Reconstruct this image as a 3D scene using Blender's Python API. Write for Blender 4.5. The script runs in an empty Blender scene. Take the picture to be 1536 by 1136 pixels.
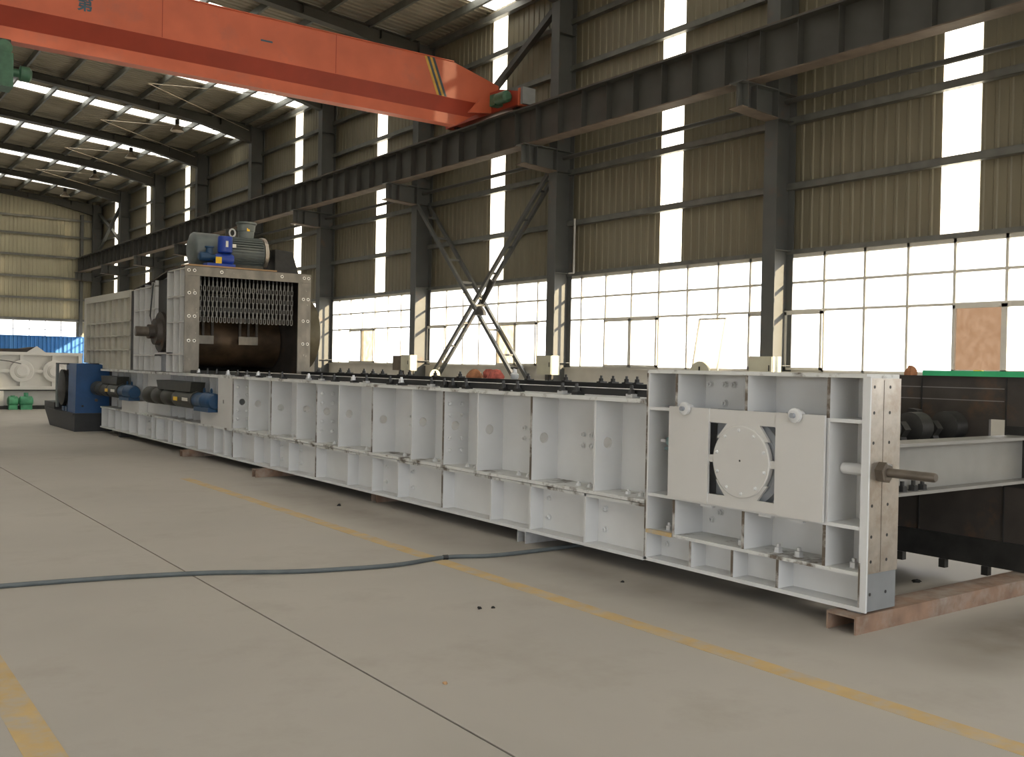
import bpy, math, random
from mathutils import Matrix, Vector
random.seed(7)
SC = bpy.context.scene
COL = SC.collection
# ------------------------------------------------------------------ camera
F = 1477.0
def nrm(v): return Vector(v).normalized()
_dy = nrm((-305 - 768, -(529 - 568), -F))
_dx = Vector((2800 - 768, -(588.6 - 568), -F)); _dx = (_dx - _dy * _dx.dot(_dy)).normalized()
_dz = _dx.cross(_dy)
cam = bpy.data.cameras.new('camera'); camo = bpy.data.objects.new('camera', cam); COL.objects.link(camo)
cam.sensor_width = 36; cam.lens = F / 1536 * 36; cam.clip_end = 500
R3 = Matrix((_dx, _dy, _dz))
camo.matrix_world = Matrix.Translation((0, 0, 1.5)) @ R3.to_4x4()
SC.camera = camo
# ------------------------------------------------------------------ world, sun, exposure
SC.view_settings.view_transform = 'Standard'; SC.view_settings.look = 'None'
SC.view_settings.gamma = 1; SC.view_settings.use_curve_mapping = False
SC.view_settings.exposure = 2.38
wd = bpy.data.worlds.new('sky'); SC.world = wd; wd.use_nodes = True
bg = wd.node_tree.nodes['Background']; bg.inputs[0].default_value = (0.97, 0.985, 1.0, 1); bg.inputs[1].default_value = 1.0
sd = bpy.data.lights.new('sun', 'SUN'); so = bpy.data.objects.new('sun', sd); COL.objects.link(so)
sd.energy = 3.0; sd.color = (1.0, 0.80, 0.50); sd.angle = 0.02
so.rotation_euler = Vector((-1, 1.8, -0.64)).to_track_quat('-Z', 'Y').to_euler()
def portal(name, loc, target, sx, sy):
    l = bpy.data.lights.new(name, 'AREA'); l.shape = 'RECTANGLE'; l.size = sx; l.size_y = sy; l.cycles.is_portal = True
    o = bpy.data.objects.new(name, l); COL.objects.link(o); o.location = loc
    o.rotation_euler = Vector(target).to_track_quat('-Z', 'Z' if abs(target[2]) < .5 else 'Y').to_euler(); return o
portal('daylight_right_windows', (14.2, 25, 2.53), (-1, 0, 0), 70, 2.1)
portal('daylight_left_windows', (-9.85, .6, 2.53), (1, 0, 0), 21.2, 2.1)
portal('daylight_added_gate', (-.5, -10.2, 3.4), (0, 1, 0), 13, 6.8)  # portal over the added rear gate
# ------------------------------------------------------------------ materials
MATS = {}
def mat(name, col, rough=.55, metal=0., var=.10, scale=5., bump=0., dirt=None, stretch=(1, 1, 1), spec=.5):
    """dirt = (colour, low, high, scale): noise-shaped stains and chips"""
    m = bpy.data.materials.new(name); m.use_nodes = True; MATS[name] = m
    nt = m.node_tree; n = nt.nodes; L = nt.links; b = n['Principled BSDF']
    b.inputs['Roughness'].default_value = rough; b.inputs['Metallic'].default_value = metal
    b.inputs['Specular IOR Level'].default_value = spec
    tc = n.new('ShaderNodeTexCoord'); mp = n.new('ShaderNodeMapping'); mp.inputs['Scale'].default_value = stretch
    L.new(tc.outputs['Object'], mp.inputs['Vector'])
    nz = n.new('ShaderNodeTexNoise'); nz.inputs['Scale'].default_value = scale; nz.inputs['Detail'].default_value = 5
    L.new(mp.outputs[0], nz.inputs['Vector'])
    rp = n.new('ShaderNodeValToRGB'); rp.color_ramp.elements[0].position = .3; rp.color_ramp.elements[1].position = .7
    rp.color_ramp.elements[0].color = tuple(max(0, c * (1 - var)) for c in col) + (1,)
    rp.color_ramp.elements[1].color = tuple(min(1, c * (1 + var)) for c in col) + (1,)
    L.new(nz.outputs['Fac'], rp.inputs['Fac']); out = rp.outputs['Color']
    if dirt:
        dc, lo, hi, ds = dirt
        n2 = n.new('ShaderNodeTexNoise'); n2.inputs['Scale'].default_value = ds; n2.inputs['Detail'].default_value = 8; n2.inputs['Roughness'].default_value = .65
        L.new(mp.outputs[0], n2.inputs['Vector'])
        r2 = n.new('ShaderNodeValToRGB'); r2.color_ramp.elements[0].position = lo; r2.color_ramp.elements[1].position = hi
        L.new(n2.outputs['Fac'], r2.inputs['Fac'])
        mx = n.new('ShaderNodeMixRGB'); mx.inputs['Color2'].default_value = tuple(dc) + (1,)
        L.new(r2.outputs['Color'], mx.inputs['Fac']); L.new(out, mx.inputs['Color1']); out = mx.outputs['Color']
    L.new(out, b.inputs['Base Color'])
    if bump:
        bp = n.new('ShaderNodeBump'); bp.inputs['Strength'].default_value = bump; bp.inputs['Distance'].default_value = .02
        L.new(nz.outputs['Fac'], bp.inputs['Height']); L.new(bp.outputs[0], b.inputs['Normal'])
    return m
def seethrough(name, trans, col, tcol=(1, 1, 1), shader='ShaderNodeBsdfTranslucent', noise=None):
    """glass and glass-fibre sheets: part clear, part scattering"""
    m = bpy.data.materials.new(name); m.use_nodes = True; MATS[name] = m
    nt = m.node_tree; n = nt.nodes; L = nt.links; n.remove(n['Principled BSDF'])
    t = n.new('ShaderNodeBsdfTransparent'); t.inputs[0].default_value = tuple(tcol) + (1,)
    d = n.new(shader); d.inputs[0].default_value = tuple(col) + (1,)
    mx = n.new('ShaderNodeMixShader'); mx.inputs[0].default_value = 1 - trans
    L.new(t.outputs[0], mx.inputs[1]); L.new(d.outputs[0], mx.inputs[2]); L.new(mx.outputs[0], n['Material Output'].inputs[0])
    if noise:
        lo, hi, sc_ = noise
        tc = n.new('ShaderNodeTexCoord'); nz = n.new('ShaderNodeTexNoise'); nz.inputs['Scale'].default_value = sc_; nz.inputs['Detail'].default_value = 6
        L.new(tc.outputs['Object'], nz.inputs['Vector'])
        mr = n.new('ShaderNodeMapRange'); mr.inputs[1].default_value = .3; mr.inputs[2].default_value = .7; mr.inputs[3].default_value = lo; mr.inputs[4].default_value = hi
        L.new(nz.outputs['Fac'], mr.inputs[0]); L.new(mr.outputs[0], mx.inputs[0])
    return m
RUST = (.16, .075, .035); GRIME = (.10, .085, .065)
mat('white_paint', (.56, .57, .575), .45, 0, .05, 3, dirt=(GRIME, .70, .80, 2.2))
mat('white_edge', (.56, .57, .56), .5, 0, .05, 3, dirt=((.10, .08, .06), .53, .64, 4.5))
mat('white_cream', (.66, .65, .61), .45, 0, .04, 2)
mat('chute_cream_shaded', (.42, .405, .345), .5, 0, .05, 2)  # cream paint darkened, the chute's shade put into its colour
mat('white_warm', (.52, .515, .50), .5, 0, .05, 2, dirt=((.36, .34, .24), .70, .74, 6))
mat('blue_grey_tone', (.26, .28, .31), .5, 0, .10, 5)  # blue-grey tone for recessed plates, pins and the housing side
mat('grey_primer', (.20, .21, .22), .5, .2, .06, 8)
mat('machined_steel', (.44, .405, .36), .34, .8, .10, 16, dirt=((.30, .235, .175), .48, .80, 6))
mat('white_worn', (.42, .41, .39), .6, 0, .1, 6, dirt=((.10, .08, .06), .40, .52, 6))
mat('bare_steel', (.22, .20, .17), .42, .5, .22, 7, stretch=(1, 1, .5), dirt=((.62, .58, .48), .66, .70, 18))
mat('dark_steel', (.050, .042, .036), .6, .2, .35, 3, dirt=((.13, .07, .035), .56, .74, 2))
mat('black_paint', (.016, .017, .018), .5, 0, .2, 6)
mat('black_iron', (.028, .027, .025), .5, .3, .3, 9)
mat('bolt_dark', (.045, .045, .045), .45, .6, .2, 20)
mat('bolt_zinc', (.52, .53, .54), .4, .35, .1, 20)
mat('shaft_steel', (.13, .11, .09), .4, .5, .3, 8)
mat('grey_beam', (.20, .195, .18), .5, .1, .14, 3)
mat('column_paint', (.082, .086, .084), .55, .0, .12, 2, dirt=((.15, .09, .06), .58, .80, 2.5))
mat('runway_paint', (.062, .062, .058), .6, .1, .15, 2)
mat('runway_edge', (.115, .088, .068), .7, .1, .3, 3)
mat('rafter_paint', (.062, .062, .054), .6, .1, .12, 2)
mat('galvanised', (.15, .152, .142), .45, .35, .18, 4)
mat('purlin_steel', (.125, .13, .12), .5, .3, .15, 4)
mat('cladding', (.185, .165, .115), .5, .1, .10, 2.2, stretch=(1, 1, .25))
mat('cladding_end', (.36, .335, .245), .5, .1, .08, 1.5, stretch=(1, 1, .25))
mat('roof_sheet', (.26, .238, .185), .55, .1, .16, 2.5, stretch=(.4, 1, 1))
mat('plaster', (.52, .50, .45), .8, 0, .06, 3)
mat('window_frame', (.62, .60, .54), .5, 0, .05, 6)
mat('crane_red', (.56, .125, .062), .42, 0, .10, 1.6, dirt=((.40, .12, .08), .55, .8, 1.2))
mat('crane_red_shaded', (.30, .036, .016), .5, 0, .10, 2)  # darker copy of crane red, underside shade put into the colour
mat('stripe_yellow', (.55, .33, .06), .5, 0, .15, 8)
mat('stripe_dark', (.05, .07, .09), .5, 0, .15, 8)
mat('letter_blue', (.055, .105, .15), .6, 0, .2, 8)
mat('hoist_green', (.045, .125, .078), .45, 0, .25, 8)
mat('motor_green', (.06, .27, .14), .4, 0, .25, 9)
mat('gear_blue', (.010, .060, .175), .4, 0, .15, 4)
mat('pump_blue', (.012, .045, .30), .35, 0, .15, 8)
mat('motor_blue', (.010, .048, .115), .4, 0, .2, 8)
mat('motor_grey', (.115, .135, .135), .45, .1, .12, 8)
mat('motor_black', (.030, .030, .024), .5, .1, .25, 10)
mat('label_yellow', (.75, .47, .02), .5, 0, .08, 12)
mat('name_plate', (.75, .73, .66), .35, .5, .1, 30)
mat('blue_sheet', (.035, .19, .52), .5, 0, .12, 1.2)
mat('rusty_channel', (.20, .125, .085), .8, 0, .3, 6, dirt=((.27, .23, .195), .45, .7, 5))
mat('wood', (.36, .22, .11), .7, 0, .3, 5, stretch=(1, 6, 6))
mat('cable_rubber', (.085, .10, .105), .6, 0, .15, 9)
mat('red_cloth', (.42, .10, .075), .8, 0, .45, 14)
mat('green_tray', (.03, .36, .14), .5, 0, .15, 4)
mat('brown_rag', (.30, .13, .06), .9, 0, .4, 12)
mat('cream_box', (.50, .49, .38), .5, 0, .06, 4)
mat('rotor_steel', (.085, .055, .032), .4, .5, .4, 4)
mat('flywheel_paint', (.115, .098, .06), .45, .3, .25, 4)
mat('lamp_metal', (.40, .34, .26), .4, .4, .1, 8)
mat('soot', (.012, .012, .012), .95, 0, .3, 12)
mat('valve_teal', (.16, .24, .25), .4, .3, .3, 12)
mat('joint_filler', (.045, .04, .035), .95, 0, .2, 9)
mat('outside_ground', (.36, .34, .29), .9, 0, .15, .5)
mat('yellow_line', (.46, .325, .145), .75, 0, .08, 5, dirt=((.375, .335, .275), .44, .66, 6))
mat('concrete', (.360, .336, .302), .62, 0, .08, .55, bump=.04, dirt=((.29, .265, .23), .52, .80, 1.1), spec=.35)
seethrough('glass', .90, (.9, .9, .88))
seethrough('glass_dirty', .05, (.27, .215, .175), noise=(.95, 1.0, 9))
seethrough('glass_beige', .12, (.50, .44, .34), noise=(.75, .98, 7))
seethrough('fibre_sheet', .055, (.92, .90, .82))
def tint_patch(m, x, y, r, col, amt):
    nt = m.node_tree; n = nt.nodes; L = nt.links; b = n['Principled BSDF']; src = b.inputs['Base Color'].links[0].from_socket
    tc = n.new('ShaderNodeTexCoord'); mp = n.new('ShaderNodeMapping'); mp.inputs['Location'].default_value = (-x / r[0], -y / r[1], 0); mp.inputs['Scale'].default_value = (1 / r[0], 1 / r[1], 1)
    L.new(tc.outputs['Object'], mp.inputs[0]); g = n.new('ShaderNodeTexGradient'); g.gradient_type = 'SPHERICAL'; L.new(mp.outputs[0], g.inputs[0])
    nz = n.new('ShaderNodeTexNoise'); nz.inputs['Scale'].default_value = 2.4; nz.inputs['Detail'].default_value = 7; L.new(tc.outputs['Object'], nz.inputs[0])
    mu = n.new('ShaderNodeMath'); mu.operation = 'MULTIPLY'; L.new(g.outputs[1], mu.inputs[0]); L.new(nz.outputs[0], mu.inputs[1])
    m2 = n.new('ShaderNodeMath'); m2.operation = 'MULTIPLY'; m2.use_clamp = True; m2.inputs[1].default_value = amt; L.new(mu.outputs[0], m2.inputs[0])
    mx = n.new('ShaderNodeMixRGB'); mx.inputs[2].default_value = tuple(col) + (1,)
    L.new(m2.outputs[0], mx.inputs[0]); L.new(src, mx.inputs[1]); L.new(mx.outputs[0], b.inputs['Base Color'])
tint_patch(MATS['concrete'], 6.1, 2.75, (1.5, .55), (.13, .10, .075), 2.2)  # brown floor stain before the frame head
tint_patch(MATS['concrete'], 6.0, 4.35, (1.0, .5), (.04, .035, .03), 2.4)  # near-black floor between the side frames
tint_patch(MATS['concrete'], 4.75, 5.0, (.5, 2.2), (.17, .15, .13), 1.4)  # darker floor along the foot of the head
tint_patch(MATS['concrete'], 4.6, 9.0, (.5, 3.5), (.18, .155, .13), 1.3)  # darker floor along the foot of the frame
# ------------------------------------------------------------------ mesh helpers
class B:
    def __init__(s): s.v = []; s.f = []
    def box(s, x0, x1, y0, y1, z0, z1):
        k = len(s.v); s.v += [(x, y, z) for z in (z0, z1) for y in (y0, y1) for x in (x0, x1)]
        s.f += [tuple(k + i for i in q) for q in ((0, 2, 3, 1), (4, 5, 7, 6), (0, 1, 5, 4), (2, 6, 7, 3), (0, 4, 6, 2), (1, 3, 7, 5))]; return s
    def prism(s, pts, axis, a0, a1):
        """pts: polygon in the two axes left over (in x,y,z order), swept along axis"""
        k = len(s.v); n = len(pts)
        for a in (a0, a1):
            for p, q in pts:
                s.v.append((a, p, q) if axis == 'x' else (p, a, q) if axis == 'y' else (p, q, a))
        s.f += [tuple(range(k + n - 1, k - 1, -1)), tuple(range(k + n, k + 2 * n))]
        s.f += [(k + i, k + (i + 1) % n, k + n + (i + 1) % n, k + n + i) for i in range(n)]; return s
    def lathe(s, base, axis, prof, n=20):
        """prof: (distance along axis, radius) pairs"""
        a = Vector(axis).normalized(); u = a.orthogonal().normalized(); w = a.cross(u); k = len(s.v); base = Vector(base)
        for d, r in prof:
            for i in range(n):
                t = 2 * math.pi * i / n; s.v.append(tuple(base + a * d + (u * math.cos(t) + w * math.sin(t)) * r))
        for j in range(len(prof) - 1):
            for i in range(n):
                s.f.append((k + j * n + i, k + j * n + (i + 1) % n, k + (j + 1) * n + (i + 1) % n, k + (j + 1) * n + i))
        s.f.append(tuple(k + i for i in range(n - 1, -1, -1))); q = k + (len(prof) - 1) * n; s.f.append(tuple(q + i for i in range(n))); return s
    def cyl(s, p0, p1, r, n=16, r1=None):
        d = Vector(p1) - Vector(p0); return s.lathe(p0, d, ((0, r), (d.length, r if r1 is None else r1)), n)
    def bar(s, p0, p1, w, h, up=(0, 0, 1)):
        """rectangular bar from p0 to p1"""
        p0 = Vector(p0); p1 = Vector(p1); a = (p1 - p0).normalized(); u = a.cross(Vector(up)).normalized(); v = u.cross(a); k = len(s.v)
        for p in (p0, p1):
            for i, j in ((-1, -1), (1, -1), (1, 1), (-1, 1)): s.v.append(tuple(p + u * (i * w / 2) + v * (j * h / 2)))
        s.f += [(k, k + 1, k + 2, k + 3), (k + 7, k + 6, k + 5, k + 4)] + [(k + i, k + 4 + i, k + 4 + (i + 1) % 4, k + (i + 1) % 4) for i in range(4)]; return s
    def tube(s, pts, r, n=8, closed=False):
        pts = [Vector(p) for p in pts]; k = len(s.v); m = len(pts)
        for i, p in enumerate(pts):
            a = pts[(i + 1) % m] - pts[i - 1] if closed or 0 < i < m - 1 else (pts[1] - pts[0] if i == 0 else pts[-1] - pts[-2])
            a.normalize(); up = Vector((0, 0, 1)) if abs(a.z) < .9 and not closed else Vector((0, 1, 0)); u = a.cross(up).normalized(); w = a.cross(u)
            for j in range(n):
                t = 2 * math.pi * j / n; s.v.append(tuple(p + (u * math.cos(t) + w * math.sin(t)) * r))
        for i in range(m if closed else m - 1):
            for j in range(n):
                s.f.append((k + i * n + j, k + i * n + (j + 1) % n, k + ((i + 1) % m) * n + (j + 1) % n, k + ((i + 1) % m) * n + j))
        if not closed: s.f += [tuple(k + j for j in range(n - 1, -1, -1)), tuple(k + (m - 1) * n + j for j in range(n))]
        return s
    def holed(s, axis, a0, a1, p0, p1, q0, q1, cp, cq, r, n=16):
        """rectangular plate with a round hole through it; plate normal along axis"""
        def rim(t):
            c, d = math.cos(t), math.sin(t); k = min(((p1 - cp) / c if c > 1e-6 else (p0 - cp) / c if c < -1e-6 else 1e9), ((q1 - cq) / d if d > 1e-6 else (q0 - cq) / d if d < -1e-6 else 1e9))
            return cp + c * k, cq + d * k
        cs = [math.atan2(q - cq, p - cp) % (2 * math.pi) for p in (p0, p1) for q in (q0, q1)]
        ts = sorted(set([2 * math.pi * i / n for i in range(n)] + cs)); n = len(ts); k = len(s.v)
        for a in (a0, a1):
            for t in ts:
                for p, q in ((cp + r * math.cos(t), cq + r * math.sin(t)), rim(t)):
                    s.v.append((a, p, q) if axis == 'x' else (p, a, q) if axis == 'y' else (p, q, a))
        for i in range(n):
            j = (i + 1) % n; A, Bq, C, D = k + 2 * i, k + 2 * i + 1, k + 2 * j + 1, k + 2 * j; o = 2 * n
            s.f += [(A, D, C, Bq), (A + o, Bq + o, C + o, D + o), (A, A + o, D + o, D), (Bq, C, C + o, Bq + o)]
        return s
    def mesh(s, name, m, smooth=False):
        me = bpy.data.meshes.new(name); me.from_pydata(s.v, [], s.f); me.materials.append(MATS[m])
        me.validate(); me.update()
        import bmesh
        bm = bmesh.new(); bm.from_mesh(me); bmesh.ops.recalc_face_normals(bm, faces=bm.faces); bm.to_mesh(me); bm.free()
        if smooth:
            me.polygons.foreach_set('use_smooth', [True] * len(me.polygons)); me.set_sharp_from_angle(angle=math.radians(38))
        return me
WM = {}
def link(o, parent=None, world=None):
    COL.objects.link(o); WM[o.name] = world or Matrix.Identity(4)
    if world is not None: o.matrix_basis = world
    if parent is not None:
        o.parent = parent; o.matrix_parent_inverse = WM[parent.name].inverted()
    return o
def put(name, b, m, parent=None, smooth=False):
    return link(bpy.data.objects.new(name, b.mesh(name, m, smooth)), parent)
def inst(name, me, parent, loc, rot=None, scale=None):
    w = Matrix.Translation(loc)
    if rot is not None: w = w @ rot
    if scale is not None: w = w @ Matrix.Diagonal((*scale, 1))
    return link(bpy.data.objects.new(name, me), parent, w)
def tag(o, label, cat=None, group=None, kind=None):
    o['label'] = label
    if cat: o['category'] = cat
    if group: o['group'] = group
    if kind: o['kind'] = kind
    return o
def thing(name, label, cat, loc, group=None, kind=None):
    o = bpy.data.objects.new(name, None); o.empty_display_size = .2
    link(o, None, Matrix.Translation(loc)); return tag(o, label, cat, group, kind)
RX = Matrix.Rotation(math.radians(-90), 4, 'Y')   # local +z -> -x
RY = Matrix.Rotation(math.radians(90), 4, 'X')    # local +z -> -y
def hexmesh(name, m, r=.022, h=.018, stud=0):
    b = B().lathe((0, 0, -.004), (0, 0, 1), ((0, r * 1.2), (.008, r * 1.2)), 12).lathe((0, 0, 0), (0, 0, 1), ((0, r), (h, r), (h + .004, r * .8)), 6)
    if stud: b.lathe((0, 0, h - .01), (0, 0, 1), ((0, r * .5), (stud, r * .5)), 8)
    return b.mesh(name, m)
HEXW = hexmesh('hex_bolt_white', 'white_paint', .022, .02, .028)
HEXZ = hexmesh('hex_bolt_zinc', 'bolt_zinc', .022, .022, .032)
# ------------------------------------------------------------------ building grid
BAY = 6.06; YC = [11.18 + BAY * k for k in range(-3, 9)]       # column lines, -7 .. 59.66
XW, ZE, SL, XR_, YE, YB = 14.1, 10.40, .080, 2.2, 59.85, -10.0
def zr(x): return ZE + SL * ((XW - x) if x > XR_ else (x - (2 * XR_ - XW)))
# floor
fl = thing('floor', 'grey concrete factory floor with a sawn joint', None, (0, 20, 0), kind='structure')
put('slab', B().box(-9.9, 2.236, YB - .2, 60, -.2, 0), 'concrete', fl)
put('slab', B().box(2.248, 14.3, YB - .2, 60, -.2, 0), 'concrete', fl)
put('joint_bed', B().box(2.236, 2.248, YB, 60, -.2, -.006), 'joint_filler', fl)
for x0, x1, y1 in ((3.93, 4.06, 12.5), (.70, .84, 12.5)):
    put('marking_line', B().box(x0, x1, -8, y1, 0, .0012), 'yellow_line', fl)
og = put('ground_outside', B().box(-160, 160, -150, 200, -.5, -.21), 'outside_ground'); og['kind'] = 'structure'; og['label'] = 'bare ground around the workshop'
# cladding sheets
def sheet_profile(w, n, depth):
    p = []; s = w / n
    for i in range(n):
        p += [(i * s, 0), (i * s + s * .62, 0), (i * s + s * .72, depth), (i * s + s * .90, depth)]
    return p + [(w, 0)]
def vsheet(name, m, w, h, n=3, depth=.015, along='y'):
    b = B(); pr = sheet_profile(w, n, depth)
    for z in (0, h):
        for u, d in pr: b.v.append((-d, u, z) if along == 'y' else (u, -d, z))
    k = len(pr); b.f = [(i, i + 1, k + i + 1, k + i) for i in range(k - 1)]
    return b.mesh(name, m)
def rsheet(name, m, x0, x1, w, n):
    b = B(); pr = sheet_profile(w, n, -.03)
    for x in (x0, x1):
        for u, d in pr: b.v.append((x, u, zr(x) + .0 - d * -1))
    k = len(pr); b.f = [(i, i + 1, k + i + 1, k + i) for i in range(k - 1)]
    return b.mesh(name, m)
wr = thing('wall_right', 'beige ribbed steel wall above a long band of windows', None, (XW, 25, 0), kind='structure')
ZS0, ZS1 = 3.60, 10.4; SW = BAY / 10
m_sheet = vsheet('cladding_sheet', 'cladding', SW, ZS1 - ZS0); m_strip = vsheet('light_strip', 'fibre_sheet', SW, ZS1 - ZS0)
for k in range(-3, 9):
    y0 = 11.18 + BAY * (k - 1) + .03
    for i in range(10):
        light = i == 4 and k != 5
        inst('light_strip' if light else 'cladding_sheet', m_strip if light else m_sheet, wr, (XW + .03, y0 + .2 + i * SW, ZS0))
put('plinth', B().box(13.98, 14.28, YB, YE, 0, 1.47), 'plaster', wr)
put('sill', B().box(13.94, 14.30, YB, YE, 1.47, 1.50), 'plaster', wr)
put('window_head', B().box(13.99, 14.16, YB, YE, 3.545, 3.62), 'galvanised', wr)
GZ = (4.72, 5.86, 7.02, 8.19, 9.23)
for z in GZ:
    for k in range(-3, 9):
        ya = YC[k + 3] - BAY; b = B(); b.box(13.97, 14.10, ya, ya + BAY - .01, z + .055, z + .06).box(13.97, 13.975, ya, ya + BAY - .01, z - .06, z + .06).box(13.97, 14.10, ya, ya + BAY - .01, z - .06, z - .055)
        put('girt', b, 'galvanised', wr)
for k in range(-3, 9):
    ya = YC[k + 3] - BAY
    put('strut_pipe', B().cyl((13.72, ya + .16, 6.13), (13.72, ya + BAY - .16, 6.13), .045, 10), 'runway_paint', wr, True)
put('eave_strut', B().box(13.93, 14.08, YB, YE, 10.12, 10.26), 'galvanised', wr)
# windows of the long wall, one per bay
PANE = B().box(-.003, .003, -.5, .5, -.5, .5).mesh('pane', 'glass'); PANEB = B().box(-.003, .003, -.5, .5, -.5, .5).mesh('pane', 'glass_beige'); PANED = B().box(-.003, .003, -.5, .5, -.5, .5).mesh('pane', 'glass_dirty')
MULLS = {0: [10.4, 9.62, 8.85, 8.08, 7.29, 6.5, 5.75], 1: [12.0, 12.77, 13.56, 14.35, 15.15, 15.96, 16.77], 2: [18.36, 19.19, 19.97, 20.8, 21.55, 22.37], 3: [24.0, 24.81, 25.58, 26.39, 27.19, 27.99, 28.8]}
SASH = {0: ((10.4, 11.18), (7.29, 8.08), (6.5, 7.29)), 1: ((15.15, 15.96), (14.35, 15.15), (11.18, 12.0)), 2: ((19.19, 19.97), (18.36, 19.19), (22.37, 23.3)), 3: ((26.39, 27.19), (27.19, 27.99))}
DIRTY = {(0, 7.29), (3, 26.39), (2, 19.19)}
ZR = (1.50, 2.56, 3.05, 3.545)
for k in range(-3, 9):
    y1 = YC[k + 3]; y0 = y1 - BAY if k > -3 else YB; j = k
    ms = sorted(MULLS.get(k, [y0 + .8 * q for q in range(1, 8) if y0 + .8 * q < y1 - .2])); ys = [y0] + ms + [y1]
    wn = thing('window_%d' % (k + 4), 'tall white framed factory window bay in the long wall', None, (14.1, (y0 + y1) / 2, 1.5), kind='structure')
    for y in ms: put('mullion', B().box(14.04, 14.10, y - .022, y + .022, 1.5, 3.545), 'window_frame', wn)
    for z in ZR[1:3]: put('transom', B().box(14.045, 14.095, y0, y1, z - .02, z + .02), 'window_frame', wn)
    put('frame', B().box(14.04, 14.11, y0, y1, 3.48, 3.545).box(14.04, 14.11, y0, y1, 1.5, 1.535), 'window_frame', wn)
    for a, c in zip(ys[:-1], ys[1:]):
        for z0, z1 in zip(ZR[:-1], ZR[1:]):
            d = z0 == 1.5 and any(k == kk and abs(a - yy) < .05 for kk, yy in DIRTY)
            if k == 1 and z0 == 1.5 and abs(a - 12.77) < .05: continue
            inst('pane', (PANED if k == 0 else PANEB) if d else PANE, wn, (14.08, (a + c) / 2, (z0 + z1) / 2), None, (1, c - a, z1 - z0))
    for a, c in SASH.get(k, ()):
        b = B(); t = .045
        b.box(14.0, 14.05, a, a + t, 1.53, 2.54).box(14.0, 14.05, c - t, c, 1.53, 2.54).box(14.0, 14.05, a, c, 1.53, 1.53 + t).box(14.0, 14.05, a, c, 2.49, 2.56)
        put('sash', b, 'window_frame', wn)
    if k == 1:   # pane lifted out and leaned against the opening
        b = B(); y_, z_ = (12.52, 13.2), (1.5, 2.48)
        b.bar((13.86, 13.22, 1.5), (13.98, 13.16, 2.48), .03, .03).bar((13.86, 12.57, 1.5), (13.98, 12.50, 2.48), .03, .03).bar((13.98, 12.50, 2.47), (13.98, 13.16, 2.47), .03, .03).bar((13.86, 12.57, 1.515), (13.86, 13.22, 1.515), .03, .03)
        s = put('loose_sash', b, 'window_frame', wn)
        q = B(); q.v = [(13.86, 13.22, 1.5), (13.86, 12.57, 1.5), (13.98, 12.50, 2.47), (13.98, 13.16, 2.47)]; q.f = [(0, 1, 2, 3)]; put('pane', q, 'glass_beige', s)
# far end wall
we = thing('wall_end', 'pale ribbed steel end wall with horizontal girts', None, (4, YE, 0), kind='structure')
x = XW + .1
while x > -9.8:
    w = .8; xm = x - w
    b = B(); pr = sheet_profile(w, 4, .022)
    for top in (0, 1):
        for u, d in pr: b.v.append((xm + u, YE + .02 - d, 3.6 if not top else zr(xm + u) + .02))
    n_ = len(pr); b.f = [(i, i + 1, n_ + i + 1, n_ + i) for i in range(n_ - 1)]
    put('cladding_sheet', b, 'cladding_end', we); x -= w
for z in (3.62, 4.78, 5.96, 7.14, 8.31, 9.27):
    put('girt', B().box(-9.7, 13.95, YE - .13, YE - .01, z + .05, z + .06).box(-9.7, 13.95, YE - .13, YE - .125, z - .06, z + .06), 'galvanised', we)
put('plinth', B().box(-9.8, 14.2, YE - .02, YE + .25, 0, 1.5), 'plaster', we)
put('corner_post', B().box(12.95, 13.1, YE - .3, YE - .02, 0, 9.6), 'column_paint', we)
we2 = thing('window_end', 'white framed window band in the far end wall', None, (4, YE, 1.5), kind='structure')
xs = [12.83 - .81 * i for i in range(0, 28)]
for a in xs: put('mullion', B().box(a - .022, a + .022, YE - .06, YE, 1.5, 3.56), 'window_frame', we2)
put('transom', B().box(xs[-1], xs[0], YE - .055, YE - .005, 3.03, 3.07), 'window_frame', we2)
put('frame', B().box(xs[-1], 14.1, YE - .08, YE + .04, 3.52, 3.62), 'window_frame', we2)
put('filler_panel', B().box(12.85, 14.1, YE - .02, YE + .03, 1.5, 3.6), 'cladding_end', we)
for a, c in zip(xs[1:], xs[:-1]):
    inst('pane', PANE, we2, ((a + c) / 2, YE - .03, 2.55), Matrix.Rotation(math.pi / 2, 4, 'Z'), (1, c - a, 2.05))
# left wall and rear wall (behind and beside the camera)
wl = thing('wall_left', 'beige ribbed steel wall with a window band facing the machine', None, (-9.8, 25, 0), kind='structure')
put('plinth', B().box(-10.0, -9.7, YB, YE, 0, 1.5), 'plaster', wl)
for k in range(-3, 9):
    y1 = YC[k + 3]; y0 = max(y1 - BAY, YB)
    b = B(); pr = sheet_profile(y1 - y0, 30, .022)
    for z in ((3.58, 10.5) if k <= 0 else (1.5, 10.5)):
        for u, d in pr: b.v.append((-9.82 + d, y0 + u, z))
    n_ = len(pr); b.f = [(i, i + 1, n_ + i + 1, n_ + i) for i in range(n_ - 1)]
    put('cladding_sheet', b, 'cladding', wl)
    if k > 0: continue
    wn = thing('window_%d' % (k + 20), 'white framed window bay in the wall opposite the machine', None, (-9.8, (y0 + y1) / 2, 1.5), kind='structure')
    b = B()
    for i in range(8): b.box(-9.82, -9.76, y0 + i * .8 - .02, y0 + i * .8 + .02, 1.5, 3.56)
    put('frame', b.box(-9.82, -9.76, y0, y1, 2.54, 2.58).box(-9.84, -9.72, y0, y1, 3.5, 3.6), 'window_frame', wn)
    inst('pane', PANE, wn, (-9.79, (y0 + y1) / 2, 2.53), None, (1, y1 - y0, 2.06))
wb = thing('wall_rear', 'beige steel rear wall with a wide gate added for daylight', None, (2, YB, 0), kind='structure')
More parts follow.
